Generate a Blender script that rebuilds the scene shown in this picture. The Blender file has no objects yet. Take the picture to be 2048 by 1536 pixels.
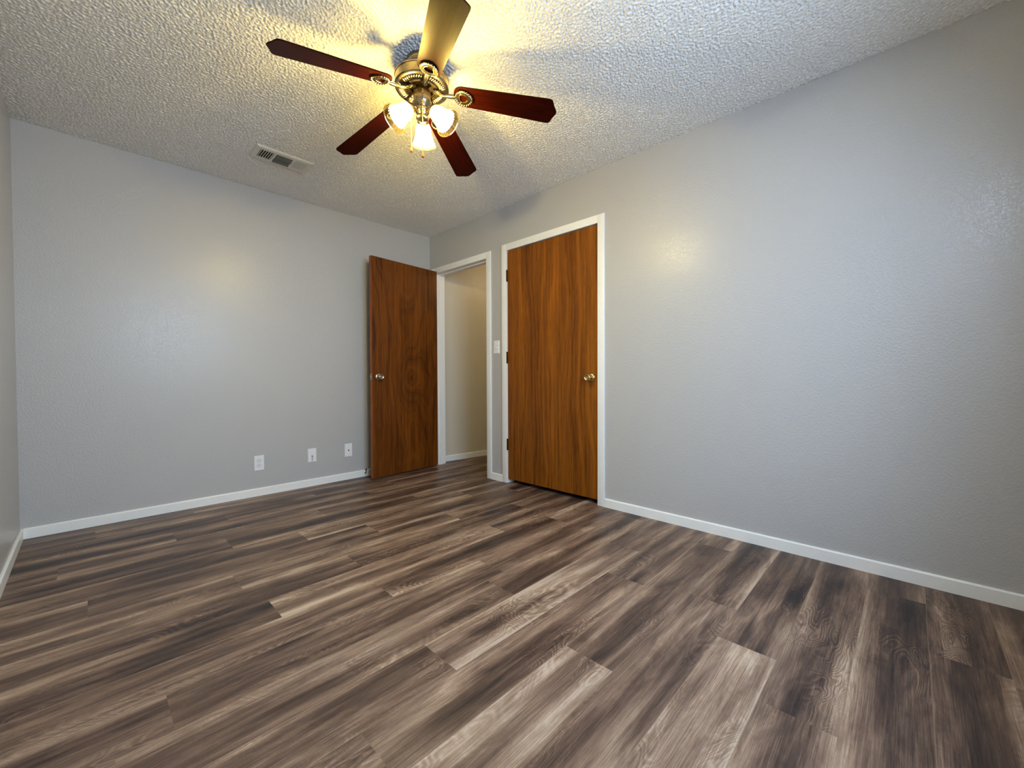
import bpy, bmesh, math, random
from mathutils import Vector, Matrix
random.seed(7)
S = bpy.context.scene
COL = S.collection

# ------------------------------------------------------------------ camera
FPX = 823.627
YAW, PITCH, ROLL = 0.80236, -0.0171202, -0.0038541
cam_d = bpy.data.cameras.new('camera')
cam_d.sensor_width = 36.0
cam_d.lens = FPX / 2048 * 36
cam_d.clip_start = 0.02
cam = bpy.data.objects.new('camera', cam_d); COL.objects.link(cam)
_f = Vector((math.sin(YAW)*math.cos(PITCH), math.cos(YAW)*math.cos(PITCH), math.sin(PITCH)))
_r = Vector((math.cos(YAW), -math.sin(YAW), 0)); _u = _r.cross(_f)
_c, _s = math.cos(ROLL), math.sin(ROLL)
_R, _U = _c*_r + _s*_u, -_s*_r + _c*_u
cam.matrix_world = Matrix(((_R.x, _U.x, -_f.x, -2.59116), (_R.y, _U.y, -_f.y, -3.72902),
                           (_R.z, _U.z, -_f.z, 0.939), (0, 0, 0, 1)))
S.camera = cam

# ------------------------------------------------------------------ world, daylight, exposure
W = bpy.data.worlds.new('world'); S.world = W; W.use_nodes = True
W.node_tree.nodes['Background'].inputs[0].default_value = (0.62, 0.76, 1.0, 1)
W.node_tree.nodes['Background'].inputs[1].default_value = 1.0
WINDOW = (-2.27, -0.97, 0.85, 2.05)            # x0, x1, z0, z1 in the wall behind the camera
DAY = bpy.data.lights.new('daylight', 'AREA')
DAY.shape = 'RECTANGLE'; DAY.size = 1.26; DAY.size_y = 1.16
DAY.energy = 92; DAY.color = (0.58, 0.745, 1.03)
day = bpy.data.objects.new('daylight', DAY); COL.objects.link(day)
day.location = (-1.62, -4.40, 1.62); day.rotation_euler = (math.radians(54), 0, 0)
BULB_STRENGTH = 880.0
BULB_COLOR = (1.0, 0.91, 0.52)
HALL = bpy.data.lights.new('hall_fill_light', 'POINT')  # added fill light without a fixture, brightens the hallway wall
HALL.energy = 4; HALL.color = (1.0, 0.78, 0.48); HALL.shadow_soft_size = 0.12
hall = bpy.data.objects.new('hall_fill_light', HALL); COL.objects.link(hall); hall.location = (1.0, -0.8, 2.2)
S.view_settings.view_transform = 'Standard'
S.view_settings.look = 'None'
S.view_settings.gamma = 1.0
S.view_settings.exposure = 0.05
S.view_settings.use_curve_mapping = False
S.cycles.max_bounces = 10; S.cycles.diffuse_bounces = 6; S.cycles.glossy_bounces = 5
S.cycles.transparent_max_bounces = 12
S.cycles.sample_clamp_indirect = 12.0
S.cycles.caustics_reflective = False; S.cycles.caustics_refractive = False
S.cycles.use_denoising = True

H = 2.44; XL = -2.872; YF = -4.12

# ------------------------------------------------------------------ node helpers
def srgb(r, g, b):
    f = lambda c: (c/255/12.92) if c/255 <= 0.04045 else ((c/255+0.055)/1.055)**2.4
    return (f(r), f(g), f(b), 1.0)

class NT:
    def __init__(s, name):
        s.m = bpy.data.materials.new(name); s.m.use_nodes = True
        s.t = s.m.node_tree; s.n = s.t.nodes; s.b = s.n['Principled BSDF']
        s.out = s.n['Material Output']
    def node(s, typ, ins=None, **props):
        nd = s.n.new(typ)
        for k, v in props.items(): setattr(nd, k, v)
        for k, v in (ins or {}).items(): s.set(nd.inputs[k], v)
        return nd
    def set(s, sock, v):
        if isinstance(v, bpy.types.NodeSocket): s.t.links.new(v, sock)
        elif isinstance(v, bpy.types.Node): s.t.links.new(v.outputs[0], sock)
        else: sock.default_value = v
    def math(s, op, a, b=0.0, c=0.0, clamp=False):
        nd = s.node('ShaderNodeMath', operation=op, use_clamp=clamp)
        s.set(nd.inputs[0], a); s.set(nd.inputs[1], b); s.set(nd.inputs[2], c)
        return nd.outputs[0]
    def noise(s, vec, scale, detail=3.0, rough=0.55, dist=0.0):
        return s.node('ShaderNodeTexNoise', {'Vector': vec, 'Scale': scale, 'Detail': detail,
                                             'Roughness': rough, 'Distortion': dist}).outputs[0]
    def combine(s, x, y, z=0.0):
        return s.node('ShaderNodeCombineXYZ', {0: x, 1: y, 2: z}).outputs[0]
    def mapr(s, v, a, b, c=0.0, d=1.0):
        nd = s.node('ShaderNodeMapRange', {0: v, 1: a, 2: b, 3: c, 4: d}); nd.clamp = True
        return nd.outputs[0]
    def mix(s, f, a, b, blend='MIX'):
        nd = s.node('ShaderNodeMix', data_type='RGBA', blend_type=blend)
        s.set(nd.inputs[0], f); s.set(nd.inputs[6], a); s.set(nd.inputs[7], b)
        return nd.outputs[2]
    def ramp(s, f, stops):
        nd = s.node('ShaderNodeValToRGB', {0: f}); r = nd.color_ramp
        while len(r.elements) < len(stops): r.elements.new(0.5)
        for e, (p, c) in zip(r.elements, stops): e.position = p; e.color = c
        return nd.outputs[0]
    def bump(s, h, strength, dist):
        nd = s.node('ShaderNodeBump', {'Height': h, 'Strength': strength, 'Distance': dist})
        s.set(s.b.inputs['Normal'], nd.outputs[0]); return nd
    def obj(s):
        if not hasattr(s, '_tc'): s._tc = s.node('ShaderNodeTexCoord')
        return s._tc.outputs['Object']
    def bsdf(s, **k):
        for a, v in k.items(): s.set(s.b.inputs[a.replace('_', ' ')], v)

def simple(name, col, rough=0.5, metal=0.0, **k):
    n = NT(name)
    v = n.noise(n.obj(), 45.0, 2.0)
    c = n.mix(n.mapr(v, 0.3, 0.7), tuple(x*0.985 for x in col[:3])+(1,), tuple(min(1, x*1.01) for x in col[:3])+(1,))
    n.bsdf(Base_Color=c, Roughness=rough, Metallic=metal)
    for a, v2 in k.items(): n.set(n.b.inputs[a.replace('_', ' ')], v2)
    return n.m

# wall paint : light grey semi-gloss over orange-peel / knockdown plaster
def wall_mat(name, col):
    n = NT(name); o = n.obj()
    a = n.noise(o, 105.0, 2.5, 0.5, 0.4)
    blotch = n.mapr(a, 0.47, 0.60)
    b = n.noise(o, 260.0, 2.0, 0.5)
    h = n.math('ADD', blotch, n.math('MULTIPLY', b, 0.25))
    c = n.mix(n.mapr(b, 0.3, 0.7), tuple(x*0.99 for x in col[:3])+(1,), col)
    n.bsdf(Base_Color=c, Roughness=0.29)
    n.b.inputs['Specular IOR Level'].default_value = 0.5
    n.bump(h, 0.30, 0.0020)
    return n.m
M_WALL = wall_mat('grey wall paint', srgb(187, 186, 186))
M_HALL = wall_mat('hall wall paint', srgb(212, 204, 188))

# popcorn ceiling
n = NT('popcorn ceiling'); o = n.obj()
v1 = n.node('ShaderNodeTexVoronoi', {'Vector': n.node('ShaderNodeMix', {0: 0.012, 4: o, 5: n.node('ShaderNodeTexNoise', {'Vector': o, 'Scale': 60.0}).outputs[1]}, data_type='VECTOR').outputs[1], 'Scale': 78.0}, feature='SMOOTH_F1')
blob = n.mapr(v1.outputs['Distance'], 0.62, 0.12)
n2 = n.noise(o, 120.0, 3.0, 0.6)
hh = n.math('ADD', blob, n.math('MULTIPLY', n2, 0.9))
n.bsdf(Base_Color=n.mix(n.mapr(hh, 0.35, 1.2), srgb(228, 226, 222), srgb(240, 239, 236)), Roughness=0.85)  # cavity shade between the blobs put into the base colour
n.bump(n2, 0.35, 0.004)
M_CEIL = n.m

M_TRIM = simple('white trim paint', srgb(244, 244, 242), 0.32)
M_PLATE = simple('white plastic', srgb(240, 240, 242), 0.3)
M_SLOT = simple('dark slot', srgb(38, 36, 36), 0.7)
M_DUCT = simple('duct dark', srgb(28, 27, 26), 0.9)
M_VENT = simple('vent enamel', srgb(222, 219, 208), 0.4)
M_LOUV = simple('vent louvre grey metal', srgb(96, 98, 92), 0.4)
M_BRONZE = simple('dark bronze', srgb(52, 36, 26), 0.35, 0.9)
M_BRASS = simple('satin brass', srgb(214, 186, 130), 0.24, 1.0)
M_NICKKNOB = simple('aged nickel', srgb(190, 176, 156), 0.27, 1.0)
M_BLACK = simple('black rubber', srgb(22, 22, 22), 0.6)
M_SPRING = simple('spring steel', srgb(200, 200, 196), 0.3, 1.0)
M_CAST = simple('polished cast metal', srgb(176, 160, 124), 0.2, 1.0)
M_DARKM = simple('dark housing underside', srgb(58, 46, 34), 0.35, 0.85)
M_FOB = simple('copper wood fob', srgb(168, 92, 46), 0.35)
M_HOLE = simple('motor shadow gap', srgb(14, 11, 9), 0.8)

# brushed nickel
n = NT('brushed nickel'); sep = n.node('ShaderNodeSeparateXYZ', {0: n.obj()})
br = n.noise(n.combine(n.math('MULTIPLY', sep.outputs[0], 12.0), n.math('MULTIPLY', sep.outputs[1], 12.0), n.math('MULTIPLY', sep.outputs[2], 420.0)), 1.0, 2.0)
n.bsdf(Base_Color=n.mix(br, srgb(132, 118, 92), srgb(170, 155, 126)), Metallic=1.0, Roughness=n.mapr(br, 0.3, 0.7, 0.2, 0.34))
M_NICK = n.m

# door veneer : x across the leaf, z up, local object coordinates
def door_mat(name, seed, light, dark, flame, knot=None):
    n = NT(name); sep = n.node('ShaderNodeSeparateXYZ', {0: n.obj()})
    x, y, z = sep.outputs[0], sep.outputs[1], sep.outputs[2]
    v0 = n.combine(n.math('MULTIPLY', x, 3.0), seed, n.math('MULTIPLY', z, 0.9))
    warp = n.noise(v0, 1.0, 2.0, 0.5)
    ph = n.math('ADD', n.math('MULTIPLY', x, 9.0), n.math('MULTIPLY', warp, flame))
    if knot:
        kx, kz, ks = knot
        dx = n.math('SUBTRACT', x, kx); dz = n.math('MULTIPLY', n.math('SUBTRACT', z, kz), 0.62)
        r = n.math('SQRT', n.math('ADD', n.math('MULTIPLY', dx, dx), n.math('MULTIPLY', dz, dz)))
        kk = n.math('EXPONENT', n.math('MULTIPLY', r, -ks))
        ph = n.math('ADD', ph, n.math('MULTIPLY', kk, 7.0))
    band = n.noise(n.combine(ph, seed+3.1, n.math('MULTIPLY', z, 0.22)), 1.0, 4.0, 0.6)
    line = n.math('SINE', n.math('MULTIPLY', ph, 16.0))
    pore = n.noise(n.combine(n.math('MULTIPLY', x, 260.0), seed, n.math('MULTIPLY', z, 9.0)), 1.0, 3.0, 0.6)
    fib = n.noise(n.combine(n.math('MULTIPLY', x, 60.0), seed+9, n.math('MULTIPLY', z, 1.6)), 1.0, 3.0, 0.6)
    f = n.math('ADD', n.mapr(band, 0.25, 0.75, 0.0, 0.62), n.math('MULTIPLY', line, 0.045))
    f = n.math('ADD', f, n.mapr(fib, 0.3, 0.7, -0.16, 0.2))
    f = n.math('ADD', f, n.mapr(pore, 0.38, 0.62, -0.13, 0.08))
    if knot:
        f = n.math('SUBTRACT', f, n.math('MULTIPLY', n.math('POWER', kk, 2.0), 0.3))
    c = n.ramp(f, [(0.0, dark), (0.45, tuple((a+b)/2 for a, b in zip(dark, light))), (0.9, light)])
    n.bsdf(Base_Color=c, Roughness=n.mapr(fib, 0.3, 0.7, 0.36, 0.5))
    n.b.inputs['Specular IOR Level'].default_value = 0.25
    n.bump(pore, 0.12, 0.001)
    return n.m
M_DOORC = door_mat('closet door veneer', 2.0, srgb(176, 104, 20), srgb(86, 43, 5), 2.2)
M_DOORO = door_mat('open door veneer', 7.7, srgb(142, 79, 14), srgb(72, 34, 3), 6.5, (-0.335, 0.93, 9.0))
M_DEDGE = door_mat('door edge', 4.0, srgb(176, 104, 50), srgb(120, 64, 28), 1.0)

# cherry blade
n = NT('cherry blade'); uvn = n.node('ShaderNodeAttribute', attribute_name='UVMap', attribute_type='GEOMETRY')
sep = n.node('ShaderNodeSeparateXYZ', {0: uvn.outputs['Vector']})
g1 = n.noise(n.combine(n.math('MULTIPLY', sep.outputs[0], 6.0), n.math('MULTIPLY', sep.outputs[1], 70.0)), 1.0, 4.0, 0.6, 0.6)
n.bsdf(Base_Color=n.ramp(g1, [(0.25, srgb(18, 2, 1)), (0.75, srgb(46, 9, 3))]), Roughness=0.32)
n.b.inputs['Specular IOR Level'].default_value = 0.06
n.b.inputs['Specular Tint'].default_value = (1.0, 0.72, 0.42, 1)
M_BLADE = n.m

# glass shade : thin ribbed glass
n = NT('ribbed clear glass')
tr = n.node('ShaderNodeBsdfTransparent', {0: (0.44, 0.35, 0.14, 1)})
tl = n.node('ShaderNodeBsdfTranslucent', {0: (0.72, 0.53, 0.24, 1)})
gl = n.node('ShaderNodeBsdfGlossy', {0: (1, 1, 1, 1), 'Roughness': 0.06})
m1 = n.node('ShaderNodeMixShader', {0: 0.10, 1: tr.outputs[0], 2: tl.outputs[0]})
fr = n.node('ShaderNodeLayerWeight', {0: 0.3})
m2 = n.node('ShaderNodeMixShader', {0: n.mapr(fr.outputs['Facing'], 0.0, 1.0, 0.05, 0.5), 1: m1.outputs[0], 2: gl.outputs[0]})
n.t.links.new(m2.outputs[0], n.out.inputs[0])
M_GLASS = n.m
n = NT('window glass')
tr = n.node('ShaderNodeBsdfTransparent', {0: (0.97, 1, 0.99, 1)}); gl = n.node('ShaderNodeBsdfGlossy', {'Roughness': 0.02})
n.t.links.new(n.node('ShaderNodeMixShader', {0: 0.06, 1: tr.outputs[0], 2: gl.outputs[0]}).outputs[0], n.out.inputs[0])
M_PANE = n.m
n = NT('lit bulb')
n.bsdf(Base_Color=(1, 0.9, 0.7, 1), Emission_Color=BULB_COLOR+(1,), Emission_Strength=BULB_STRENGTH)
M_BULB = n.m

# floor : vinyl planks, per-plank attributes on the faces
def floor_mat():
    n = NT('weathered plank floor')
    at = n.node('ShaderNodeAttribute', attribute_name='plank', attribute_type='GEOMETRY')
    sc = n.node('ShaderNodeSeparateColor', {0: at.outputs['Color']})
    r1, r2, tone = sc.outputs[0], sc.outputs[1], sc.outputs[2]
    uv = n.node('ShaderNodeAttribute', attribute_name='UVMap', attribute_type='GEOMETRY')
    s = n.node('ShaderNodeSeparateXYZ', {0: uv.outputs['Vector']})
    u, v = s.outputs[0], s.outputs[1]
    U = n.math('ADD', u, n.math('MULTIPLY', r1, 37.0)); V = n.math('ADD', v, n.math('MULTIPLY', r2, 23.0))
    def q(fu, fv, off=0.0): return n.combine(n.math('MULTIPLY', U, fu), n.math('MULTIPLY', V, fv), off)
    soft = n.noise(q(1.1, 10.0), 1.0, 2.0, 0.45, 0.25)          # broad dark / light streaks along the board
    mid = n.noise(q(1.5, 42.0, 4.0), 1.0, 5.0, 0.62, 0.5)
    # cathedral contours
    w = n.noise(q(2.2, 7.0, 9.0), 1.0, 2.0, 0.5, 0.6)
    ring = n.math('SINE', n.math('MULTIPLY', w, 210.0))
    ringm = n.mapr(n.noise(q(1.6, 6.0, 21.0), 1.0, 1.0), 0.50, 0.64)
    fine = n.noise(q(6.0, 330.0, 2.0), 1.0, 4.0, 0.7, 0.3)
    cross = n.noise(q(150.0, 40.0, 5.0), 1.0, 2.0, 0.6)
    # knots
    kn = n.node('ShaderNodeTexVoronoi', {'Vector': q(1.5, 6.0, 3.0), 'Scale': 1.0, 'Randomness': 1.0})
    knot = n.mapr(n.math('ADD', kn.outputs['Distance'], n.math('MULTIPLY', mid, 0.16)), 0.10, 0.30, 1.0, 0.0)
    f = n.mapr(soft, 0.30, 0.68, 0.14, 0.72)
    f = n.math('ADD', f, n.mapr(mid, 0.3, 0.7, -0.15, 0.15))
    e1 = n.math('ABSOLUTE', n.math('SUBTRACT', n.math('MULTIPLY', v, 5.5006), n.math('ADD', 0.36, n.math('MULTIPLY', r2, 0.28))))
    f = n.math('ADD', f, n.math('SUBTRACT', n.math('MULTIPLY', n.math('MULTIPLY', e1, e1), 0.95), 0.10))
    char = n.noise(q(3.2, 13.0, 41.0), 1.0, 6.0, 0.68, 0.8)
    f = n.math('ADD', f, n.mapr(char, 0.30, 0.62, -0.24, 0.07))
    grit = n.mapr(cross, 0.35, 0.65, 0.3, 1.4)
    f = n.math('ADD', f, n.math('MULTIPLY', n.math('MULTIPLY', n.math('MULTIPLY', ring, ringm), grit), 0.12))
    f = n.math('ADD', f, n.mapr(fine, 0.3, 0.7, -0.2, 0.2))
    f = n.math('ADD', f, n.mapr(cross, 0.35, 0.65, -0.015, 0.015))
    f = n.math('SUBTRACT', f, n.math('MULTIPLY', knot, 0.42))
    f = n.math('ADD', f, n.math('SUBTRACT', tone, 0.46))
    col = n.ramp(f, [(0.0, srgb(43, 33, 31)), (0.28, srgb(81, 62, 52)), (0.55, srgb(119, 95, 79)),
                     (0.8, srgb(158, 132, 110)), (1.0, srgb(190, 168, 147))])
    hue = n.noise(q(0.8, 5.0, 31.0), 1.0, 1.0)
    col = n.mix(n.mapr(hue, 0.35, 0.65, 0.0, 0.35), col, n.mix(1.0, col, srgb(196, 196, 206), 'MULTIPLY'))
    # seams
    dv = n.math('MINIMUM', v, n.math('SUBTRACT', 0.1818, v))
    seam = n.mapr(dv, 0.0006, 0.0020, 1.0, 0.0)
    col = n.mix(n.math('MULTIPLY', seam, 0.6), col, srgb(134, 112, 90))
    n.bsdf(Base_Color=col, Roughness=n.mapr(fine, 0.3, 0.7, 0.36, 0.5))
    n.b.inputs['Specular IOR Level'].default_value = 0.4
    hgt = n.math('SUBTRACT', n.math('ADD', n.math('MULTIPLY', fine, 0.6), n.math('MULTIPLY', n.math('MULTIPLY', ring, ringm), 0.3)), n.math('MULTIPLY', seam, 1.2))
    n.bump(hgt, 0.22, 0.0012)
    return n.m
M_FLOOR = floor_mat()

# ------------------------------------------------------------------ mesh helpers
def link(name, bm, mat, parent=None, smooth=False, loc=None):
    me = bpy.data.meshes.new(name)
    bmesh.ops.recalc_face_normals(bm, faces=bm.faces)
    bm.to_mesh(me); bm.free()
    mats = mat if isinstance(mat, (list, tuple)) else [mat]
    for m in mats: me.materials.append(m)
    if smooth:
        for p in me.polygons: p.use_smooth = True
        if smooth is not True: me.set_sharp_from_angle(angle=math.radians(smooth))
    o = bpy.data.objects.new(name, me); COL.objects.link(o)
    if parent:
        o.parent = parent
        par = Matrix.Identity(4); q = parent
        while q: par = q.matrix_parent_inverse @ q.matrix_basis @ par if q.parent else q.matrix_basis @ par; q = q.parent
        o.matrix_parent_inverse = par.inverted()
    return o
def struct(o): o['kind'] = 'structure'; return o
def thing(name, label, cat, loc, group=None):
    o = bpy.data.objects.new(name, None); COL.objects.link(o); o.location = loc
    o.empty_display_size = 0.1
    o['label'] = label; o['category'] = cat
    if group: o['group'] = group
    return o
def box(bm, x0, x1, y0, y1, z0, z1, bevel=0.0, mi=0, M=None):
    r = bmesh.ops.create_cube(bm, size=1.0)
    vs = r['verts']
    T = Matrix.Translation(((x0+x1)/2, (y0+y1)/2, (z0+z1)/2)) @ Matrix.Diagonal((x1-x0, y1-y0, z1-z0, 1))
    bmesh.ops.transform(bm, matrix=T, verts=vs)
    fs = set(f for v in vs for f in v.link_faces)
    if bevel:
        es = list(set(e for f in fs for e in f.edges))
        rb = bmesh.ops.bevel(bm, geom=es, offset=bevel, segments=2, affect='EDGES', profile=0.6)
        fs = set(f for f in rb['faces']) | set(f for f in fs if f.is_valid)
        allv = set(v for f in fs for v in f.verts)
    else: allv = set(vs)
    for f in fs: f.material_index = mi
    if M: bmesh.ops.transform(bm, matrix=M, verts=list(allv))
    return list(allv)
def lathe(bm, prof, M=Matrix.Identity(4), seg=48, mi=0, ripple=0.0, nr=24, close=True):
    rings = []
    for r, z in prof:
        if r < 1e-6: rings.append([bm.verts.new(M @ Vector((0, 0, z)))]); continue
        ring = []
        for i in range(seg):
            a = 2*math.pi*i/seg
            rr = r*(1+ripple*math.cos(nr*a))
            ring.append(bm.verts.new(M @ Vector((rr*math.cos(a), rr*math.sin(a), z))))
        rings.append(ring)
    for a, b in zip(rings, rings[1:]):
        for i in range(seg):
            j = (i+1) % seg
            try:
                if len(a) == 1 and len(b) > 1: f = bm.faces.new((a[0], b[i], b[j]))
                elif len(b) == 1 and len(a) > 1: f = bm.faces.new((a[i], a[j], b[0]))
                elif len(a) > 1: f = bm.faces.new((a[i], a[j], b[j], b[i]))
                else: continue
                f.material_index = mi
            except ValueError: pass
def tube(bm, pts, rad, seg=10, mi=0, closed=False, sx=1.0, cap=True):
    pts = [Vector(p) for p in pts]; n = len(pts)
    rads = rad if isinstance(rad, (list, tuple)) else [rad]*n
    rings = []; up = Vector((0, 0, 1)); prev = None
    for i, p in enumerate(pts):
        a = pts[i-1] if (i > 0 or closed) else p
        b = pts[(i+1) % n] if (i < n-1 or closed) else p
        t = (b-a).normalized()
        if prev is None:
            ref = up if abs(t.dot(up)) < 0.95 else Vector((1, 0, 0))
            nrm = t.cross(ref).normalized()
        else: nrm = (prev - t*prev.dot(t)).normalized()
        prev = nrm; bn = t.cross(nrm)
        rings.append([bm.verts.new(p + rads[i]*(sx*math.cos(2*math.pi*k/seg)*nrm + math.sin(2*math.pi*k/seg)*bn)) for k in range(seg)])
    rr = list(zip(rings, rings[1:])) + ([(rings[-1], rings[0])] if closed else [])
    for a, b in rr:
        for k in range(seg):
            l = (k+1) % seg
            f = bm.faces.new((a[k], a[l], b[l], b[k])); f.material_index = mi
    if cap and not closed:
        for r in (rings[0], rings[-1]):
            f = bm.faces.new(r); f.material_index = mi
def prism(bm, pts, thick, M, mi=0, bevel=0.0):
    """outline in local xy, extruded from z=-thick/2 to thick/2, placed by M"""
    lo = [bm.verts.new(M @ Vector((x, y, -thick/2))) for x, y in pts]
    hi = [bm.verts.new(M @ Vector((x, y, thick/2))) for x, y in pts]
    fs = [bm.faces.new(lo[::-1]), bm.faces.new(hi)]
    for i in range(len(pts)):
        j = (i+1) % len(pts); fs.append(bm.faces.new((lo[i], lo[j], hi[j], hi[i])))
    for f in fs: f.material_index = mi
    if bevel:
        es = list(set(list(fs[0].edges)+list(fs[1].edges)))
        bmesh.ops.bevel(bm, geom=es, offset=bevel, segments=2, affect='EDGES')
    return fs
def ellipsoid(bm, c, ax, mi=0, u=10, v=6):
    """ax: three scaled axis vectors"""
    M = Matrix(((ax[0].x, ax[1].x, ax[2].x, c.x), (ax[0].y, ax[1].y, ax[2].y, c.y), (ax[0].z, ax[1].z, ax[2].z, c.z), (0, 0, 0, 1)))
    r = bmesh.ops.create_uvsphere(bm, u_segments=u, v_segments=v, radius=1.0, matrix=M)
    for f in set(f for w in r['verts'] for f in w.link_faces): f.material_index = mi

# ------------------------------------------------------------------ floor
def build_floor():
    PW = 0.1818; PL = 1.235; Y0 = -3.602
    joint = {19: -2.08, 18: -1.33, 17: -1.95, 16: -2.24, 15: -2.70, 14: -2.04, 13: -1.71, 12: -2.60, 11: -2.12, 10: -1.65,
             9: -2.07, 8: -1.69, 7: -2.44, 6: -1.32, 5: -1.78, 4: -2.10, 3: -1.44, 2: -0.79, 1: -1.02, 0: -1.25, -1: -0.21,
             -2: -0.62, -3: -1.9}
    tones = {(5, 1): .72, (3, 0): .66, (9, 1): .70, (11, 1): .62, (13, 1): .64, (1, 0): .76, (10, 1): .36, (8, 1): .36,
             (7, 2): .44, (7, 1): .5, (6, 1): .44, (6, 0): .5, (2, 1): .36, (2, 0): .48, (0, 1): .38, (0, 0): .40,
             (-1, 0): .38, (-1, 1): .36, (-2, 0): .38, (-2, 1): .36, (-3, 1): .28, (-3, 0): .34, (4, 1): .44, (4, 2): .46, (3, 1): .44,
             (1, 1): .40, (5, 2): .42, (9, 2): .42, (12, 1): .46, (14, 1): .44, (15, 1): .52}
    bm = bmesh.new()
    uvl = bm.loops.layers.uv.new('UVMap')
    data = []
    X0, X1 = XL-0.05, 1.35
    for k in range(-4, 21):
        ya, yb = Y0+k*PW, Y0+(k+1)*PW
        j = joint.get(k, -1.7 + 0.37*k % 1.2)
        while j > X0: j -= PL
        x = j; rnd = random.Random(k*31+5)
        while x < X1:
            a, b = max(x, X0), min(x+PL, X1)
            if b > a:
                vs = [bm.verts.new(p) for p in ((a, ya, 0), (b, ya, 0), (b, yb, 0), (a, yb, 0))]
                f = bm.faces.new(vs)
                for lp, (uu, vv) in zip(f.loops, ((a-x, 0), (b-x, 0), (b-x, PW), (a-x, PW))): lp[uvl].uv = (uu, vv)
                base = joint.get(k, j)
                idx = int(round((x-base)/PL)) + 1
                data.append((rnd.random(), rnd.random(), 0.58+0.85*(tones.get((k, idx), 0.44+0.10*rnd.random())-0.5)))
            x += PL
    # slab under the boards
    box(bm, X0, X1, Y0-4*PW, Y0+21*PW, -0.06, -0.002)
    n_extra = 6
    me = bpy.data.meshes.new('floor')
    bm.to_mesh(me); bm.free()
    at = me.attributes.new('plank', 'FLOAT_COLOR', 'CORNER')
    for i, p in enumerate(me.polygons):
        d = data[i] if i < len(data) else (0.5, 0.5, 0.4)
        for li in p.loop_indices: at.data[li].color = (d[0], d[1], d[2], 1)
    me.materials.append(M_FLOOR)
    o = bpy.data.objects.new('floor', me); COL.objects.link(o); return struct(o)
build_floor()

# ------------------------------------------------------------------ ceiling
def build_ceiling():
    import numpy as np
    x0, x1, y0, y1, st = XL-0.03, 0.06, YF-0.03, 0.03, 0.003
    nx, ny = int((x1-x0)/st)+1, int((y1-y0)/st)+1
    rs = np.random.RandomState(11)
    fx = np.fft.fftfreq(nx, st)[:, None]; fy = np.fft.fftfreq(ny, st)[None, :]
    fr = np.sqrt(fx**2+fy**2)
    def band(f0, w):
        z = np.fft.ifft2(np.fft.fft2(rs.randn(nx, ny))*np.exp(-((fr-f0)/w)**2)).real
        return z/z.std()
    a = band(78, 30); b = band(125, 26); c = band(3.0, 2.5)
    lo = band(46, 20)
    hgt = np.clip(lo*0.55+a*0.6+b*0.35+0.15*c+0.2, -0.7, 1.8)+0.7
    hgt = hgt*0.0022
    X, Y = np.meshgrid(np.linspace(x0, x1, nx), np.linspace(y0, y1, ny), indexing='ij')
    co = np.stack([X, Y, H+0.0012-hgt], -1).reshape(-1, 3)
    i, j = np.meshgrid(np.arange(nx-1), np.arange(ny-1), indexing='ij')
    v = (i*ny+j).ravel()
    quads = np.stack([v, v+1, v+ny+1, v+ny], -1).astype(np.int32)        # normals down
    base = len(co); X0, X1, Y0, Y1 = XL-0.12, 1.35, YF-0.12, 0.2
    slab = np.array([(p, q, r) for r in (H+0.004, H+0.1) for p, q in ((X0, Y0), (X1, Y0), (X1, Y1), (X0, Y1))])
    sq = np.array([(0, 3, 2, 1), (4, 5, 6, 7), (0, 1, 5, 4), (1, 2, 6, 5), (2, 3, 7, 6), (3, 0, 4, 7)])+base
    co = np.concatenate([co, slab]); quads = np.concatenate([quads, sq.astype(np.int32)])
    me = bpy.data.meshes.new('ceiling')
    me.vertices.add(len(co)); me.vertices.foreach_set('co', co.astype(np.float32).ravel())
    me.loops.add(len(quads)*4); me.loops.foreach_set('vertex_index', quads.ravel())
    me.polygons.add(len(quads)); me.polygons.foreach_set('loop_start', np.arange(0, len(quads)*4, 4, dtype=np.int32))
    me.polygons.foreach_set('use_smooth', np.ones(len(quads), dtype=bool))
    me.update(calc_edges=True); me.materials.append(M_CEIL)
    o = bpy.data.objects.new('ceiling', me); COL.objects.link(o); return struct(o)
build_ceiling()

# ------------------------------------------------------------------ walls
def wall_with_holes(name, axis, p0, p1, a0, a1, z0, z1, holes, mat):
    """axis 'x': slab x in [p0,p1], running along y; axis 'y': slab y in [p0,p1], running along x"""
    bm = bmesh.new()
    As = sorted(set([a0, a1]+[h[0] for h in holes]+[h[1] for h in holes]))
    Zs = sorted(set([z0, z1]+[h[2] for h in holes]+[h[3] for h in holes]))
    P = lambda p, a, z: (p, a, z) if axis == 'x' else (a, p, z)
    inh = lambda a, z: any(h[0] < a < h[1] and h[2] < z < h[3] for h in holes)
    solid = {}
    for i in range(len(As)-1):
        for j in range(len(Zs)-1):
            solid[i, j] = not inh((As[i]+As[i+1])/2, (Zs[j]+Zs[j+1])/2)
    def quad(*pts): bm.faces.new([bm.verts.new(p) for p in pts])
    for (i, j), s in solid.items():
        if not s: continue
        a, b, c, d = As[i], As[i+1], Zs[j], Zs[j+1]
        quad(P(p0, a, c), P(p0, b, c), P(p0, b, d), P(p0, a, d))
        quad(P(p1, a, c), P(p1, b, c), P(p1, b, d), P(p1, a, d))
        if not solid.get((i-1, j)): quad(P(p0, a, c), P(p1, a, c), P(p1, a, d), P(p0, a, d))
        if not solid.get((i+1, j)): quad(P(p0, b, c), P(p1, b, c), P(p1, b, d), P(p0, b, d))
        if not solid.get((i, j-1)): quad(P(p0, a, c), P(p1, a, c), P(p1, b, c), P(p0, b, c))
        if not solid.get((i, j+1)): quad(P(p0, a, d), P(p1, a, d), P(p1, b, d), P(p0, b, d))
    bmesh.ops.remove_doubles(bm, verts=bm.verts, dist=1e-5)
    return struct(link(name, bm, mat))
WT = 0.12
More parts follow.
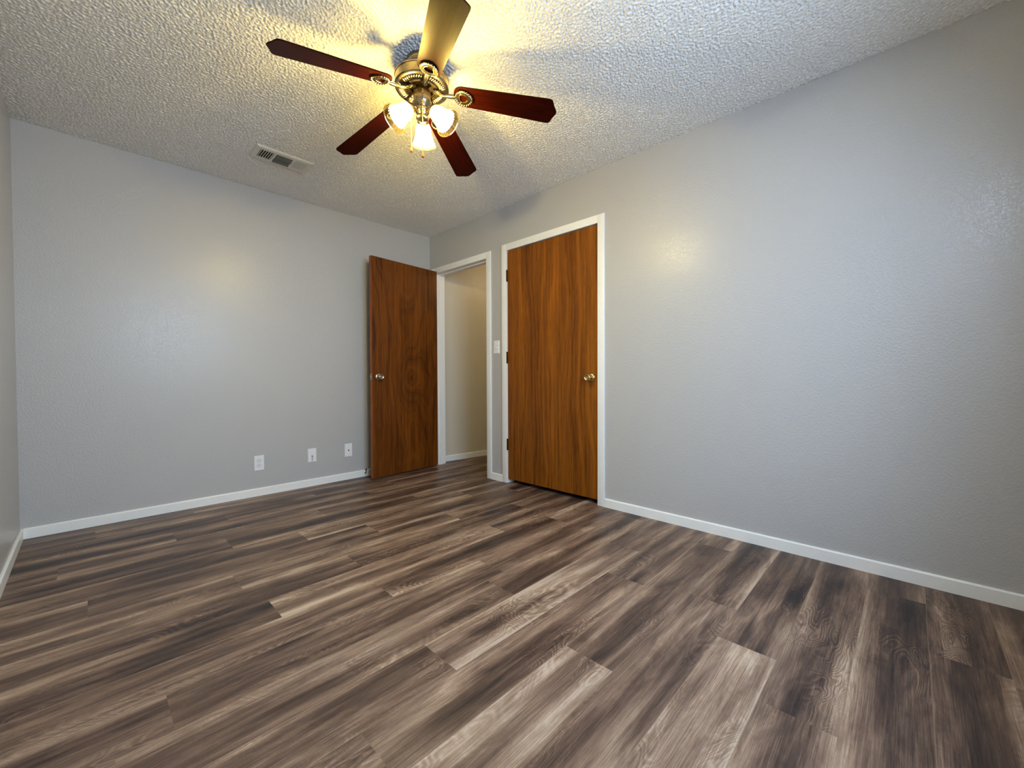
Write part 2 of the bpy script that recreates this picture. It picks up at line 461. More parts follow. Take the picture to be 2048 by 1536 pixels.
D1 = (-0.909, -0.100, 2.032)      # hall doorway opening y0, y1, top
D2 = (-2.098, -1.168, 2.048)      # closet opening
wall_with_holes('wall_back', 'y', 0.0, WT, XL, WT, 0, H, [], M_WALL)
wall_with_holes('wall_left', 'x', XL-WT, XL, YF, WT, 0, H, [], M_WALL)
wall_with_holes('wall_right', 'x', 0.0, WT, YF, -0.0005, 0, H,
                [(D1[0]-0.018, D1[1]+0.018, -1, D1[2]+0.018), (D2[0]-0.018, D2[1]+0.018, -1, D2[2]+0.018)], M_WALL)
wx0, wx1, wz0, wz1 = WINDOW
wall_with_holes('wall_front', 'y', YF-WT, YF-0.0005, XL, WT, 0, H, [(wx0, wx1, wz0, wz1)], M_WALL)
# hallway beyond the open door (its left wall sits slightly askew) and the closet
bm = bmesh.new()
vs = [(WT+0.001, 0.0), (1.30, -0.135), (1.30, 0.1), (WT+0.001, 0.1)]
lo = [bm.verts.new((x, y, 0)) for x, y in vs]; hi = [bm.verts.new((x, y, H)) for x, y in vs]
bm.faces.new(lo); bm.faces.new(hi)
for i in range(4): bm.faces.new((lo[i], lo[(i+1) % 4], hi[(i+1) % 4], hi[i]))
struct(link('wall_hallway_left', bm, M_HALL))
bm = bmesh.new(); box(bm, 1.3, 1.38, -2.4, 0.1, 0, H); struct(link('wall_hallway_end', bm, M_HALL))
bm = bmesh.new(); box(bm, WT+0.001, 1.3, -1.10, -1.02, 0, H); struct(link('wall_hallway_right', bm, M_HALL))
bm = bmesh.new(); box(bm, WT+0.001, 1.3, -2.32, -2.24, 0, H); struct(link('wall_closet_side', bm, M_HALL))

# ------------------------------------------------------------------ baseboards
def baseboard(name, a, b, inward, mat=M_TRIM, h=0.062, t=0.012):
    """from a to b (xy) on the floor, 'inward' = unit xy normal into the room"""
    a, b, nrm = Vector((*a, 0)), Vector((*b, 0)), Vector((*inward, 0))
    prof = [(0, 0), (t, 0), (t, h-0.006), (t-0.002, h-0.0025), (t-0.006, h), (0, h)]
    bm = bmesh.new(); rings = []
    for p in (a, b): rings.append([bm.verts.new(p + nrm*q + Vector((0, 0, z))) for q, z in prof])
    for i in range(len(prof)):
        j = (i+1) % len(prof); bm.faces.new((rings[0][i], rings[0][j], rings[1][j], rings[1][i]))
    bm.faces.new(rings[0]); bm.faces.new(rings[1])
    return struct(link(name, bm, mat))
g = 0.0008
baseboard('baseboard_back', (XL+0.013, -g), (-0.0005, -g), (0, -1))
baseboard('baseboard_left', (XL+g, -g), (XL+g, YF+g), (1, 0))
baseboard('baseboard_right', (-g, -2.1565), (-g, YF+g), (-1, 0))
baseboard('baseboard_middle', (-g, -0.9685), (-g, -1.1085), (-1, 0))
_d = Vector((1.18, -0.135)).normalized()
baseboard('baseboard_hallway', (WT+0.004, -0.0015), (1.295, -0.1360), (_d.y, -_d.x))
baseboard('baseboard_front', (XL+0.013, YF+g), (-0.013, YF+g), (0, 1))

# ------------------------------------------------------------------ door casings and jambs
CW = 0.0575; CT = 0.012
def casing(name, y0, y1, top, left_cut=None):
    """board casing round an opening in the wall plane x=0, room side"""
    bm = bmesh.new()
    yl, yr = y1+CW, y0-CW
    if left_cut is not None: yl = left_cut
    box(bm, -CT, -g, yr, y0, 0.0, top+CW, 0.0018)
    box(bm, -CT, -g, y1, yl, 0.0, top+CW, 0.0018)
    box(bm, -CT, -g, y0-0.0002, y1+0.0002, top, top+CW, 0.0018)
    o = struct(link(name, bm, M_TRIM, smooth=30)); return o
t1 = casing('trim_1', D1[0], D1[1], D1[2])
t2 = casing('trim_2', D2[0], D2[1], D2[2])
def jamb(parent, y0, y1, top, stop_x):
    bm = bmesh.new(); J = 0.017
    box(bm, 0.0, WT, y0-J, y0-0.0, 0, top+J, 0.001)
    box(bm, 0.0, WT, y1+0.0, y1+J, 0, top+J, 0.001)
    box(bm, 0.0, WT, y0, y1, top, top+J, 0.001)
    o = link('jamb', bm, M_TRIM, parent)
    bm = bmesh.new(); sw, st = 0.032, 0.011
    box(bm, stop_x, stop_x+sw, y0, y0+st, 0, top, 0.001)
    box(bm, stop_x, stop_x+sw, y1-st, y1, 0, top, 0.001)
    box(bm, stop_x, stop_x+sw, y0+st, y1-st, top-st, top, 0.001)
    link('stop_moulding', bm, M_TRIM, parent)
jamb(t1, D1[0], D1[1], D1[2], 0.042)
jamb(t2, D2[0], D2[1], D2[2], 0.046)

# ------------------------------------------------------------------ doors
def knob_parts(parent, M, mat):
    """M places a knob whose axis is +z of M, rose lying on z=0"""
    bm = bmesh.new()
    lathe(bm, [(0.0, 0.0), (0.0315, 0.0), (0.033, 0.003), (0.031, 0.007), (0.024, 0.011), (0.016, 0.013), (0.0, 0.013)], M)
    k = link('knob_rose', bm, mat, parent, smooth=True)
    bm = bmesh.new()
    lathe(bm, [(0.0, 0.012), (0.0125, 0.012), (0.0115, 0.022), (0.013, 0.030), (0.020, 0.036), (0.0255, 0.044), (0.0265, 0.051),
               (0.0245, 0.058), (0.0215, 0.0615), (0.019, 0.0605), (0.0165, 0.056), (0.008, 0.0545), (0.0, 0.0545)], M)
    k2 = link('door_knob', bm, mat, parent, smooth=True)
    bm = bmesh.new(); lathe(bm, [(0.0, 0.0545), (0.006, 0.0545), (0.0055, 0.058), (0.0, 0.0585)], M, seg=20)
    link('lock_button', bm, mat, k2, smooth=True)
def leaf(name, origin, ang, width, zb, zt, mat, th=0.035):
    """local frame: x runs from the hinge edge (0) to -width, front face at local y=0 (faces -y), body towards +y"""
    o = bpy.data.objects.new(name, None)
    bm = bmesh.new()
    box(bm, -width, 0, 0, th, zb, zt, 0.0012)
    for f in bm.faces:
        nn = f.normal; f.material_index = 1 if abs(nn.x) > 0.9 else 0
    me = bpy.data.meshes.new(name); bmesh.ops.recalc_face_normals(bm, faces=bm.faces)
    for f in bm.faces: f.material_index = 1 if abs(f.normal.x) > 0.9 else 0
    bm.to_mesh(me); bm.free(); me.materials.append(mat); me.materials.append(M_DEDGE)
    ob = bpy.data.objects.new(name, me); COL.objects.link(ob); struct(ob)
    ob.location = (origin[0], origin[1], 0); ob.rotation_euler = (0, 0, ang)
    return ob
def child_local(o, parent):
    """o was built in the parent's local frame"""
    o.matrix_parent_inverse = Matrix.Identity(4)

# open door: hinge end near the corner, latch end out into the room, standing off the back wall
HX, HY = -0.0155, -0.147
LX, LY = -0.782, -0.213
ang1 = math.atan2(HY-LY, HX-LX)
w1 = math.hypot(HX-LX, HY-LY)
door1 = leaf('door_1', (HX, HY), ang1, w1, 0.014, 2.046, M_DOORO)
def localpart(fn, name, mat, parent, smooth=False):
    bm = bmesh.new(); fn(bm); o = link(name, bm, mat, parent, smooth); o.matrix_parent_inverse = Matrix.Identity(4); return o
KZ = 0.945
def _k(M, parent, mat):
    before = set(COL.objects)
    knob_parts(parent, M, mat)
    for o in set(COL.objects)-before: o.matrix_parent_inverse = Matrix.Identity(4)
RX = Matrix.Rotation(math.radians(90), 4, 'X')       # z -> -y
_k(Matrix.Translation((-w1+0.062, 0, KZ)) @ RX, door1, M_NICKKNOB)
_k(Matrix.Translation((-w1+0.062, 0.035, KZ)) @ Matrix.Rotation(math.radians(-90), 4, 'X'), door1, M_NICKKNOB)
localpart(lambda bm: (box(bm, -w1-0.0015, -w1, 0.005, 0.030, KZ-0.028, KZ+0.028, 0.0004), box(bm, -w1-0.011, -w1-0.001, 0.011, 0.024, KZ-0.008, KZ+0.008, 0.002)),
          'latch', M_NICKKNOB, door1)
# closet door, closed
w2 = D2[1]-D2[0]-0.006
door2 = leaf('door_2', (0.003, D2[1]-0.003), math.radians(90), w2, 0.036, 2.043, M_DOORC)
# local x = world y, local y = world -x  -> mirror so that the face looks into the room
door2.rotation_euler = (0, 0, math.radians(90))
for v in door2.data.vertices: v.co.y = -v.co.y
door2.data.flip_normals()
_k(Matrix.Translation((-w2+0.060, 0, 0.933)) @ Matrix.Rotation(math.radians(-90), 4, 'X'), door2, M_BRASS)
def hinge(bm, zc):
    lathe(bm, [(0.0, -0.049), (0.0065, -0.049), (0.0065, 0.049), (0.0, 0.049)], Matrix.Translation((0.0015, 0.0085, zc)), seg=16)
    lathe(bm, [(0.0, -0.053), (0.0045, -0.052), (0.0050, -0.049)], Matrix.Translation((0.0015, 0.0085, zc)), seg=16)
    lathe(bm, [(0.0050, 0.049), (0.0045, 0.052), (0.0, 0.053)], Matrix.Translation((0.0015, 0.0085, zc)), seg=16)
    box(bm, -0.0005, 0.0028, -0.030, 0.008, zc-0.049, zc+0.049, 0)
    box(bm, 0.0000, 0.0035, 0.0, 0.0105, zc-0.049, zc+0.049, 0)
    for i in (-0.03, -0.01, 0.01, 0.03):
        lathe(bm, [(0.0068, i-0.0006), (0.0072, i), (0.0068, i+0.0006)], Matrix.Translation((0.0015, 0.0085, zc)), seg=16)
for zc in (1.829, 1.110, 0.342): localpart(lambda bm: hinge(bm, zc), 'door_hinge', M_BRONZE, door2, 30)

# ------------------------------------------------------------------ window behind the camera
bm = bmesh.new(); ft = 0.045
y0, y1 = YF-0.09, YF-0.03
for a in ((wx0, wx1, wz0, wz0+ft), (wx0, wx1, wz1-ft, wz1), (wx0, wx0+ft, wz0, wz1), (wx1-ft, wx1, wz0, wz1), (wx0, wx1, 1.43, 1.47)):
    box(bm, a[0], a[1], y0, y1, a[2], a[3])
win = struct(link('window_1', bm, M_TRIM))
bm = bmesh.new(); box(bm, wx0+ft, wx1-ft, YF-0.062, YF-0.058, wz0+ft, wz1-ft); link('pane', bm, M_PANE, win)
bm = bmesh.new(); box(bm, wx0-0.04, wx1+0.04, YF-0.03, YF+0.03, wz0-0.022, wz0, 0.003); link('window_sill', bm, M_TRIM, win)

# ------------------------------------------------------------------ wall plates
def plate_base(bm, M, w=0.070, h=0.119, t=0.006):
    """plate lies in local xy, sticks out along +z"""
    pts = [(-w/2, -h/2), (w/2, -h/2), (w/2, h/2), (-w/2, h/2)]
    lo = [bm.verts.new(M @ Vector((x, y, 0.0004))) for x, y in pts]
    md = [bm.verts.new(M @ Vector((x, y, t*0.45))) for x, y in pts]
    hi = [bm.verts.new(M @ Vector((x*0.93, y*0.96, t))) for x, y in pts]
    for A, B in ((lo, md), (md, hi)):
        for i in range(4): bm.faces.new((A[i], A[(i+1) % 4], B[(i+1) % 4], B[i]))
    bm.faces.new(lo); bm.faces.new(hi)
def screw(bm, M, y, t=0.006):
    lathe(bm, [(0.0, t-0.0005), (0.0032, t-0.0005), (0.0030, t+0.0008), (0.0, t+0.0012)], M @ Matrix.Translation((0, y, 0)), seg=14)
def back_M(x, z): return Matrix.Translation((x, 0, z)) @ Matrix.Rotation(math.radians(90), 4, 'X')
# duplex outlet
M = back_M(-1.641, 0.260)
t = thing('power_outlet', 'white duplex power outlet on the grey wall, furthest from the open door', 'outlet', (-1.641, 0, 0.26))
bm = bmesh.new(); plate_base(bm, M); link('cover_plate', bm, M_PLATE, t)
for sy in (0.0195, -0.0195):
    bm = bmesh.new()
    pts = [(0.0165*math.cos(a), 0.0145*math.sin(a)) for a in [2*math.pi*i/28 for i in range(28)]]
    pts = [(max(-0.0165, min(0.0165, x*1.05)), max(-0.0125, min(0.0125, y*1.05))) for x, y in pts]
    prism(bm, pts, 0.003, M @ Matrix.Translation((0, sy, 0.0068)), bevel=0.0005)
    s_ = link('socket', bm, M_PLATE, t)
    bm = bmesh.new()
    for xx, hh_ in ((-0.0063, 0.0085), (0.0063, 0.0070)): box(bm, xx-0.0013, xx+0.0013, sy+0.0022-hh_/2+0.001, sy+0.0022+hh_/2+0.001, 0.0075, 0.0089, M=M)
    lathe(bm, [(0, 0.0075), (0.0027, 0.0075), (0.0027, 0.0089), (0, 0.0089)], M @ Matrix.Translation((0, sy-0.0062, 0)), seg=14)
    link('slots', bm, M_SLOT, s_)
    bm = bmesh.new()
    tube(bm, [M @ Vector((x*1.03, y*1.03+sy, 0.0062)) for x, y in pts], 0.0007, seg=6, closed=True)
    link('painted_gap_shade', bm, simple('gap grey', srgb(120, 118, 120), 0.7), s_)  # grey ring coloured as the shade between socket face and plate
bm = bmesh.new(); screw(bm, M, 0.0); link('screw', bm, M_PLATE, t, True)
# coax plate with plug
M = back_M(-1.236, 0.266)
t = thing('cable_jack', 'white wall plate with a protruding cable connector, middle of the three low plates', 'wall jack', (-1.236, 0, 0.266))
bm = bmesh.new(); plate_base(bm, M); link('cover_plate', bm, M_PLATE, t)
bm = bmesh.new()
lathe(bm, [(0, 0.006), (0.0075, 0.006), (0.0075, 0.010), (0.0048, 0.010), (0.0048, 0.022), (0, 0.022)], M @ Matrix.Translation((0, -0.004, 0)), seg=18)
link('connector', bm, M_SPRING, t, 30)
bm = bmesh.new()
tube(bm, [M @ Vector(p) for p in ((0, -0.004, 0.020), (0.0, -0.004, 0.030), (-0.002, -0.010, 0.037), (-0.004, -0.026, 0.036), (-0.006, -0.042, 0.029))], 0.0034, seg=10)
link('cable_stub', bm, M_PLATE, t, 40)
for yy in (0.0415, -0.0415):
    bm = bmesh.new(); screw(bm, M, yy); link('screw', bm, M_PLATE, t, True)
# blank-ish plate with dark hole
M = back_M(-0.915, 0.269)
t = thing('coax_plate', 'white wall plate with one small dark hole, nearest the open door', 'wall jack', (-0.915, 0, 0.269))
bm = bmesh.new(); plate_base(bm, M, 0.070, 0.121); link('cover_plate', bm, M_PLATE, t)
bm = bmesh.new(); lathe(bm, [(0, 0.006), (0.0058, 0.006), (0.0058, 0.0085), (0.0035, 0.0085), (0.0035, 0.013), (0, 0.013)], M, seg=18); link('coax_hole', bm, M_SLOT, t)
for yy in (0.0415, -0.0415):
    bm = bmesh.new(); screw(bm, M, yy); link('screw', bm, M_PLATE, t, True)
# paint ridge above that plate
bm = bmesh.new()
tube(bm, [(-0.955, -0.0002, 0.345), (-0.935, -0.0006, 0.349), (-0.905, -0.0006, 0.350), (-0.872, -0.0002, 0.346)], 0.0022, seg=8)
rid = link('paint_ridge', bm, M_WALL, bpy.data.objects['wall_back'], 40)

# light switch between the doors
M = Matrix.Translation((0, -1.034, 1.209)) @ Matrix.Rotation(math.radians(-90), 4, 'Z') @ Matrix.Rotation(math.radians(90), 4, 'X')
t = thing('light_switch', 'white toggle light switch on the narrow wall between the two door frames', 'light switch', (0, -1.034, 1.209))
bm = bmesh.new(); plate_base(bm, M, 0.070, 0.117); link('cover_plate', bm, M_PLATE, t)
bm = bmesh.new(); box(bm, -0.0052, 0.0052, -0.0125, 0.0125, 0.0055, 0.0064, M=M); fr_ = link('toggle_slot', bm, simple('slot grey', srgb(205, 203, 200), 0.6), t)
bm = bmesh.new(); box(bm, -0.0042, 0.0042, -0.004, 0.005, 0.0, 0.017, 0.001, M=M @ Matrix.Rotation(math.radians(24), 4, 'X')); link('toggle', bm, M_PLATE, t)
for yy in (0.030, -0.030):
    bm = bmesh.new(); screw(bm, M, yy); link('screw', bm, M_PLATE, t, True)

# ------------------------------------------------------------------ spring door stop
t = thing('door_stop', 'small spring door stop with black tip on the white baseboard beside the open door', 'door stop', (-0.757, -0.0128, 0.042))
b0 = Vector((-0.757, -0.0128, 0.040)); tip = Vector((-0.775, -0.066, 0.075)); d_ = tip-b0; q_ = d_.to_track_quat('Z', 'Y').to_matrix().to_4x4()
bm = bmesh.new(); lathe(bm, [(0, 0), (0.012, 0), (0.012, 0.003), (0.006, 0.007), (0, 0.007)], Matrix.Translation(b0) @ Matrix.Rotation(math.radians(90), 4, 'X'), seg=20); link('base', bm, M_SPRING, t, 40)
bm = bmesh.new()
MM = Matrix.Translation(b0) @ q_; L_ = d_.length
tube(bm, [MM @ Vector((0.0048*math.cos(i*0.7), 0.0048*math.sin(i*0.7), 0.003+(L_-0.006)*i/126)) for i in range(127)], 0.0011, seg=6)
link('spring', bm, M_SPRING, t, True)
bm = bmesh.new(); lathe(bm, [(0, L_-0.005), (0.0075, L_-0.004), (0.0085, L_+0.004), (0.0075, L_+0.011), (0.004, L_+0.013), (0, L_+0.013)], MM, seg=18); link('rubber_tip', bm, M_BLACK, t, 40)

# ------------------------------------------------------------------ ceiling air register
t = thing('air_vent', 'rectangular ceiling air register with three louvre banks beside the fan', 'air vent', (-1.632, -0.622, H))
vx0, vx1, vy0, vy1 = -1.807, -1.458, -0.716, -0.529
zc = H-0.0042; bm = bmesh.new()
# flange: sloped frame built of four quads rings
def ring_rect(x0, x1, y0, y1, z): return [bm.verts.new(p) for p in ((x0, y0, z), (x1, y0, z), (x1, y1, z), (x0, y1, z))]
ix0, ix1, iy0, iy1 = vx0+0.030, vx1-0.030, vy0+0.036, vy1-0.036
R_ = [ring_rect(vx0, vx1, vy0, vy1, zc+0.004), ring_rect(vx0, vx1, vy0, vy1, zc-0.003), ring_rect(vx0+0.008, vx1-0.008, vy0+0.008, vy1-0.008, zc-0.008),
      ring_rect(ix0, ix1, iy0, iy1, zc-0.009), ring_rect(ix0, ix1, iy0, iy1, zc-0.003)]
for A, B in zip(R_, R_[1:]):
    for i in range(4): bm.faces.new((A[i], A[(i+1) % 4], B[(i+1) % 4], B[i]))
bxa, bxb = ix0+0.088, ix1-0.088
for xx in (bxa, bxb): box(bm, xx-0.006, xx+0.006, iy0, iy1, zc-0.009, zc-0.002)
link('frame', bm, M_VENT, t)
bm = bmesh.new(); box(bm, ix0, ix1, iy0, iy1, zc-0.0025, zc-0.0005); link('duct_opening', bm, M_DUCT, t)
def slat(bm, c, length, axis, tilt, width=0.014, mi=0):
    M = Matrix.Translation(c)
    if axis == 'y': M = M @ Matrix.Rotation(math.radians(tilt), 4, 'Y'); box(bm, -width/2, width/2, -length/2, length/2, -0.0006, 0.0006, M=M)
    else: M = M @ Matrix.Rotation(math.radians(tilt), 4, 'X'); box(bm, -length/2, length/2, -width/2, width/2, -0.0006, 0.0006, M=M)
yc = (iy0+iy1)/2; ly = iy1-iy0
for (xa, xb, tl_, nm) in ((ix0, bxa-0.006, -38, 'left'), (bxb+0.006, ix1, 38, 'right')):
    bm = bmesh.new(); k = 6
    for i in range(k): slat(bm, (xa+(xb-xa)*(i+0.5)/k, yc, zc-0.0085), ly-0.001, 'y', tl_, 0.0105)
    link('side_louvre', bm, M_VENT, t)
bm = bmesh.new()
for yy, ti in ((iy0+ly*0.25, -16), (iy0+ly*0.75, -16)):
    slat(bm, ((bxa+bxb)/2, yy, zc-0.0115), bxb-bxa-0.014, 'x', ti, ly*0.38)
link('centre_louvre', bm, M_LOUV, t)
bm = bmesh.new(); box(bm, bxa+0.006, bxb-0.006, yc-0.0015, yc+0.0015, zc-0.011, zc-0.004); link('centre_rib', bm, M_VENT, t)
for xx in (vx0+0.014, vx1-0.014):
    bm = bmesh.new(); lathe(bm, [(0, -0.0015), (0.003, -0.001), (0.0035, 0.001), (0, 0.001)], Matrix.Translation((xx, yc, zc-0.0085)), seg=14)
    link('screw', bm, M_VENT, t, True)

# ------------------------------------------------------------------ ceiling fan
C = Vector((-1.46394, -2.05381, 2.3))
fan = thing('ceiling_fan', 'five-blade ceiling fan with cherry wood blades and three lit glass shades', 'ceiling fan', (C.x, C.y, H))
T = Matrix.Translation((C.x, C.y, 0))
bm = bmesh.new()
lathe(bm, [(0.0, H-0.0005), (0.066, H-0.0005), (0.067, H-0.012), (0.064, H-0.026), (0.052, H-0.040), (0.034, H-0.048), (0.024, H-0.052), (0.022, 2.372), (0.0, 2.372)], T, 64)
link('canopy', bm, M_NICK, fan, 40)
bm = bmesh.new()
lathe(bm, [(0.0, 2.374), (0.060, 2.374), (0.100, 2.368), (0.117, 2.360), (0.1245, 2.352), (0.1265, 2.349), (0.1265, 2.345), (0.1240, 2.342), (0.1235, 2.315), (0.1260, 2.312), (0.1265, 2.306),
           (0.1230, 2.300), (0.117, 2.297), (0.110, 2.2965)], T, 96)
link('motor_housing', bm, M_NICK, fan, 35)
bm = bmesh.new()
lathe(bm, [(0.1105, 2.2968), (0.100, 2.298), (0.072, 2.301), (0.060, 2.302), (0.056, 2.306), (0.054, 2.318), (0.0, 2.320)], T, 96)
vp = link('vent_plate', bm, M_DARKM, fan, 35)

TH0 = 3.01046599
BL = [(-0.199, 0.137, -0.0272), (-0.224, 0.1524, 0.0146), (-0.200, 0.1559, -0.0223), (-0.1936, 0.1638, 0.0294), (-0.2292, 0.1647, -0.0208)]
def blade_frame(k, pitch, droop, daz):
    th = TH0+daz+math.radians(72*k)
    a = Vector((math.cos(th)*math.cos(droop), math.sin(th)*math.cos(droop), -math.sin(droop)))
    tt = Vector((-math.sin(th), math.cos(th), 0)); nn = a.cross(tt)
    w = math.cos(pitch)*tt + math.sin(pitch)*nn
    n_ = a.cross(w).normalized()
    return a, w, n_
def blade_outline():
    pts = []
    r0, r1 = 0.152, 0.645; wr, wt = 0.0535, 0.0672
    hw = lambda r: wr + (wt-wr)*min(1, max(0, (r-0.2)/0.4))
    # root: rounded
    for i in range(13):
        a = math.pi/2 + math.pi*i/12
        pts.append((r0+0.040+0.040*math.cos(a), 0.053*math.copysign(abs(math.sin(a))**0.75, math.sin(a))))
    # side (negative)
    pts.append((0.62-0.016, -hw(0.6)))
    tip = [(0.612, -0.0665), (0.618, -0.0630), (0.6225, -0.0560), (0.6265, -0.0450), (0.6305, -0.0330), (0.6365, -0.0215), (0.6425, -0.0120), (0.6450, -0.0045)]
    pts += tip + [(0.6455, 0.0)] + [(x, -y) for x, y in tip[::-1]]
    pts.append((0.62-0.016, hw(0.6)))
    return pts
def ornament(bm, M):
    """cast rope-edged medallion on the underside of the blade; local x outwards, y across, -z down; centre at (0,0)"""
    outer = []
    N = 44
    for i in range(N):
        a = 2*math.pi*i/N
        c, s = math.cos(a), math.sin(a)
        r = 0.0365*(1+0.10*math.cos(a)+0.13*max(0, math.cos(a))**6 - 0.05*math.cos(2*a))
        outer.append(Vector((r*c*1.06, r*s*1.02, 0)))
    hole = []
    for i in range(N):
        a = 2*math.pi*i/N
        r = 0.0200*(1+0.12*math.cos(a)+0.08*math.cos(3*a))
        hole.append(Vector((r*math.cos(a)+0.001, r*math.sin(a), 0)))
    def P(v, z): return M @ Vector((v.x, v.y, z))
    # plate ring
    z_hi, z_lo = -0.0035, -0.0085
    A = [bm.verts.new(P(v, z_hi)) for v in outer]; B = [bm.verts.new(P(v, z_lo)) for v in outer]
    mid = [(o_*0.55+h_*0.45) for o_, h_ in zip(outer, hole)]
    Mi = [bm.verts.new(P(v, z_lo-0.0035)) for v in mid]
    D = [bm.verts.new(P(v, z_lo)) for v in hole]; E_ = [bm.verts.new(P(v, z_hi)) for v in hole]
    for X, Y in ((A, B), (B, Mi), (Mi, D), (D, E_), (E_, A)):
        for i in range(N): bm.faces.new((X[i], X[(i+1) % N], Y[(i+1) % N], Y[i]))
    # inner bead ring
    tube(bm, [P(v*1.06, z_lo-0.0015) for v in hole], 0.0018, seg=6, closed=True)
    # rope beads on the edge
    K = 22
    for i in range(K):
        f = i/K*N; i0 = int(f) % N; fr2 = f-int(f)
        p = outer[i0].lerp(outer[(i0+1) % N], fr2); tg = (outer[(i0+1) % N]-outer[i0]).normalized(); nr_ = Vector((tg.y, -tg.x, 0))
        d1 = (tg*0.75+nr_*0.66).normalized(); d2 = Vector((-d1.y, d1.x, 0))
        R3 = M.to_3x3(); big_ = 0.0074 + 0.0018*max(0, math.cos(2*math.pi*i/K))
        ellipsoid(bm, P(p*0.97, z_lo-0.001), (R3 @ (d1*big_), R3 @ (d2*0.0034), R3 @ Vector((0, 0, 0.0048))), u=8, v=6)
for k in range(5):
    a, w, n_ = blade_frame(k, *BL[k])
    if n_.z < 0: n_ = -n_
    Mb = Matrix(((a.x, w.x, n_.x, C.x), (a.y, w.y, n_.y, C.y), (a.z, w.z, n_.z, C.z), (0, 0, 0, 1)))
    bm = bmesh.new(); uvl = bm.loops.layers.uv.new('UVMap')
    prism(bm, [(x+(0.020 if k == 1 and x > 0.5 else 0.0), y) for x, y in blade_outline()], 0.0055, Mb, bevel=0.0012)
    Mi_ = Mb.inverted()
    for f in bm.faces:
        for lp in f.loops:
            q = Mi_ @ lp.vert.co; lp[uvl].uv = (q.x+k*3.3, q.y+k*1.7)
    bo = link('fan_blade', bm, M_BLADE, fan, 30)
    bm = bmesh.new()
    ornament(bm, Mb @ Matrix.Translation((0.196, 0, 0)))
    # arm from the motor to the medallion: two-lobed tapered cast bar
    pts = [(0.052, 0.004), (0.070, -0.002), (0.090, -0.0095), (0.112, -0.012), (0.132, -0.0105), (0.150, -0.0085), (0.164, -0.008)]
    tube(bm, [Mb @ Vector((x, 0, z)) for x, z in pts], [0.0085, 0.0075, 0.006, 0.0055, 0.008, 0.0085, 0.006], seg=10, sx=1.5)
    for x, s_ in ((0.060, 0.010), (0.128, 0.009)):
        ellipsoid(bm, Mb @ Vector((x, 0, -0.010 if x > 0.1 else -0.001)), (a*s_*1.3, w*s_*1.2, n_*s_*0.55))
    for sgn in (1, -1):
        tube(bm, [Mb @ Vector((x, sgn*y, z)) for x, y, z in ((0.058, 0.004, 0.0), (0.068, 0.013, -0.003), (0.082, 0.013, -0.008), (0.094, 0.005, -0.010))], 0.0028, seg=6)
        ellipsoid(bm, Mb @ Vector((0.187, sgn*0.024, -0.009)), (a*0.004, w*0.004, n_*0.003))
    link('blade_bracket', bm, M_CAST, bo, 50)
    # ribbed fan ornament of the vent plate between this bracket and the next
    bm = bmesh.new(); thc = TH0+math.radians(72*k+36)
    def Q(r, t_, z): return Vector((C.x+r*math.cos(t_), C.y+r*math.sin(t_), z))
    for i in range(9):
        tt_ = thc+math.radians(-25+50*i/8)
        tube(bm, [Q(0.080, thc+(tt_-thc)*1.0, 2.2985), Q(0.094, tt_, 2.2925), Q(0.106, tt_+0.03, 2.2925), Q(0.1125, tt_+0.06, 2.2985)], [0.0022, 0.0040, 0.0046, 0.0026], seg=8)
    for r_ in (0.066, 0.0725):
        tube(bm, [Q(r_, thc+math.radians(-22+44*i/10), 2.2975) for i in range(11)], 0.0024, seg=6)
    link('vent_rib', bm, M_CAST if k in (1, 0, 2, 3, 4) else M_DARKM, vp, 50)

# switch housing and fitter
bm = bmesh.new()
lathe(bm, [(0.0, 2.318), (0.030, 2.318), (0.030, 2.292), (0.0395, 2.291), (0.0405, 2.288), (0.0405, 2.238), (0.0385, 2.234), (0.036, 2.228), (0.030, 2.222), (0.026, 2.212), (0.0, 2.212)], T, 64)
link('switch_housing', bm, M_NICK, fan, 35)
bm = bmesh.new()
lathe(bm, [(0.0, 2.213), (0.030, 2.213), (0.033, 2.208), (0.034, 2.200), (0.031, 2.192), (0.024, 2.186), (0.021, 2.180), (0.025, 2.175), (0.029, 2.170), (0.028, 2.163), (0.020, 2.157), (0.010, 2.154), (0.006, 2.149), (0.0, 2.147)], T, 64)
fit_ = link('light_fitter', bm, M_CAST, fan, 50)

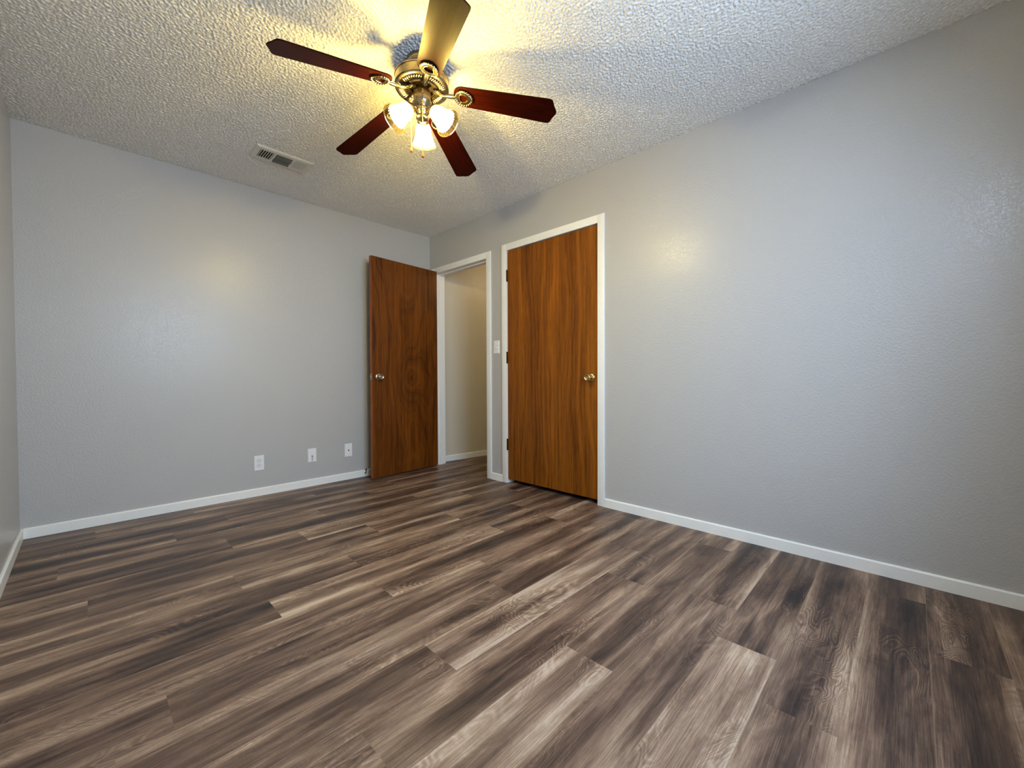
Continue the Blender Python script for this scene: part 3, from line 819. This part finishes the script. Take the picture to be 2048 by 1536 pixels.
AZ = math.radians(56.064)
for k in range(3):
    az = AZ - 0.058 + k*2*math.pi/3
    rad = Vector((math.cos(az), math.sin(az), 0))
    neck = Vector((C.x, C.y, 2.192)) + rad*0.060; mouth = Vector((C.x, C.y, 2.113)) + rad*0.138
    ax = (mouth-neck); L = ax.length; q4 = ax.to_track_quat('Z', 'Y').to_matrix().to_4x4()
    Ms = Matrix.Translation(neck) @ q4
    # arm + socket cup
    bm = bmesh.new()
    tube(bm, [Vector((C.x, C.y, 2.196))+rad*0.022, Vector((C.x, C.y, 2.207))+rad*0.036, Ms @ Vector((0, 0, -0.014)), Ms @ Vector((0, 0, 0.0))], [0.008, 0.0075, 0.010, 0.012], seg=14)
    lathe(bm, [(0.0, -0.016), (0.012, -0.015), (0.022, -0.008), (0.026, 0.000), (0.027, 0.012), (0.0255, 0.012), (0.0245, 0.001), (0.0, 0.0)], Ms, 40)
    link('lamp_arm', bm, M_CAST, fan, 40)
    bm = bmesh.new()
    prof = [(0.0235, 0.002), (0.0255, 0.008), (0.0300, 0.014), (0.0335, 0.026), (0.0365, 0.044), (0.0400, 0.062), (0.0450, 0.080), (0.0515, 0.096), (0.0580, 0.107), (0.0610, L)]
    lathe(bm, prof, Ms, 144, ripple=0.018, nr=24)
    lathe(bm, [(0.0612, L-0.002), (0.0632, L), (0.0612, L+0.002), (0.0596, L), (0.0612, L-0.002)], Ms, 96)
    sh = link('lamp_shade', bm, M_GLASS, fan, True)
    bm = bmesh.new()
    lathe(bm, [(0.0, 0.020), (0.012, 0.022), (0.014, 0.034), (0.021, 0.048), (0.0265, 0.062), (0.0275, 0.072), (0.0245, 0.084), (0.016, 0.093), (0.0, 0.097)], Ms, 32)
    link('light_bulb', bm, M_BULB, sh, True)
    bm = bmesh.new()
    lathe(bm, [(0.0, 0.000), (0.0145, 0.000), (0.0145, 0.024), (0.0, 0.024)], Ms, 24)
    link('socket', bm, M_CAST, sh, 40)

# pull chains
vr = Vector((_r.x, _r.y, 0)); tow = Vector((-0.5583, -0.8296, 0))
for (off, ztop, zend) in ((vr*-0.052+tow*0.010, 2.245, 2.006), (vr*0.002+tow*0.044, 2.230, 1.962)):
    p0 = Vector((C.x, C.y, ztop))+off; s0 = Vector((C.x, C.y, ztop))+off.normalized()*0.037
    bm = bmesh.new()
    lathe(bm, [(0, -0.004), (0.004, -0.004), (0.004, 0.004), (0, 0.004)], Matrix.Translation(s0) @ (off.normalized().to_track_quat('Z', 'Y').to_matrix().to_4x4()), 12)
    zz = ztop
    path = [s0, (s0+p0)/2+Vector((0, 0, 0.001)), p0+Vector((0, 0, -0.004))]
    tube(bm, path+[Vector((p0.x, p0.y, zend+0.026))], 0.0007, seg=6)
    while zz > zend+0.028:
        ellipsoid(bm, Vector((p0.x, p0.y, zz-0.004)), (Vector((0.0016, 0, 0)), Vector((0, 0.0016, 0)), Vector((0, 0, 0.0016))), u=6, v=4); zz -= 0.0042
    ch = link('pull_chain', bm, M_BRASS, fan, True)
    bm = bmesh.new()
    lathe(bm, [(0, 0.028), (0.0022, 0.027), (0.0030, 0.022), (0.0044, 0.014), (0.0062, 0.006), (0.0066, 0.002), (0.0050, -0.002), (0, -0.003)], Matrix.Translation((p0.x, p0.y, zend)), 20)
    link('fob', bm, M_FOB, ch, 50)
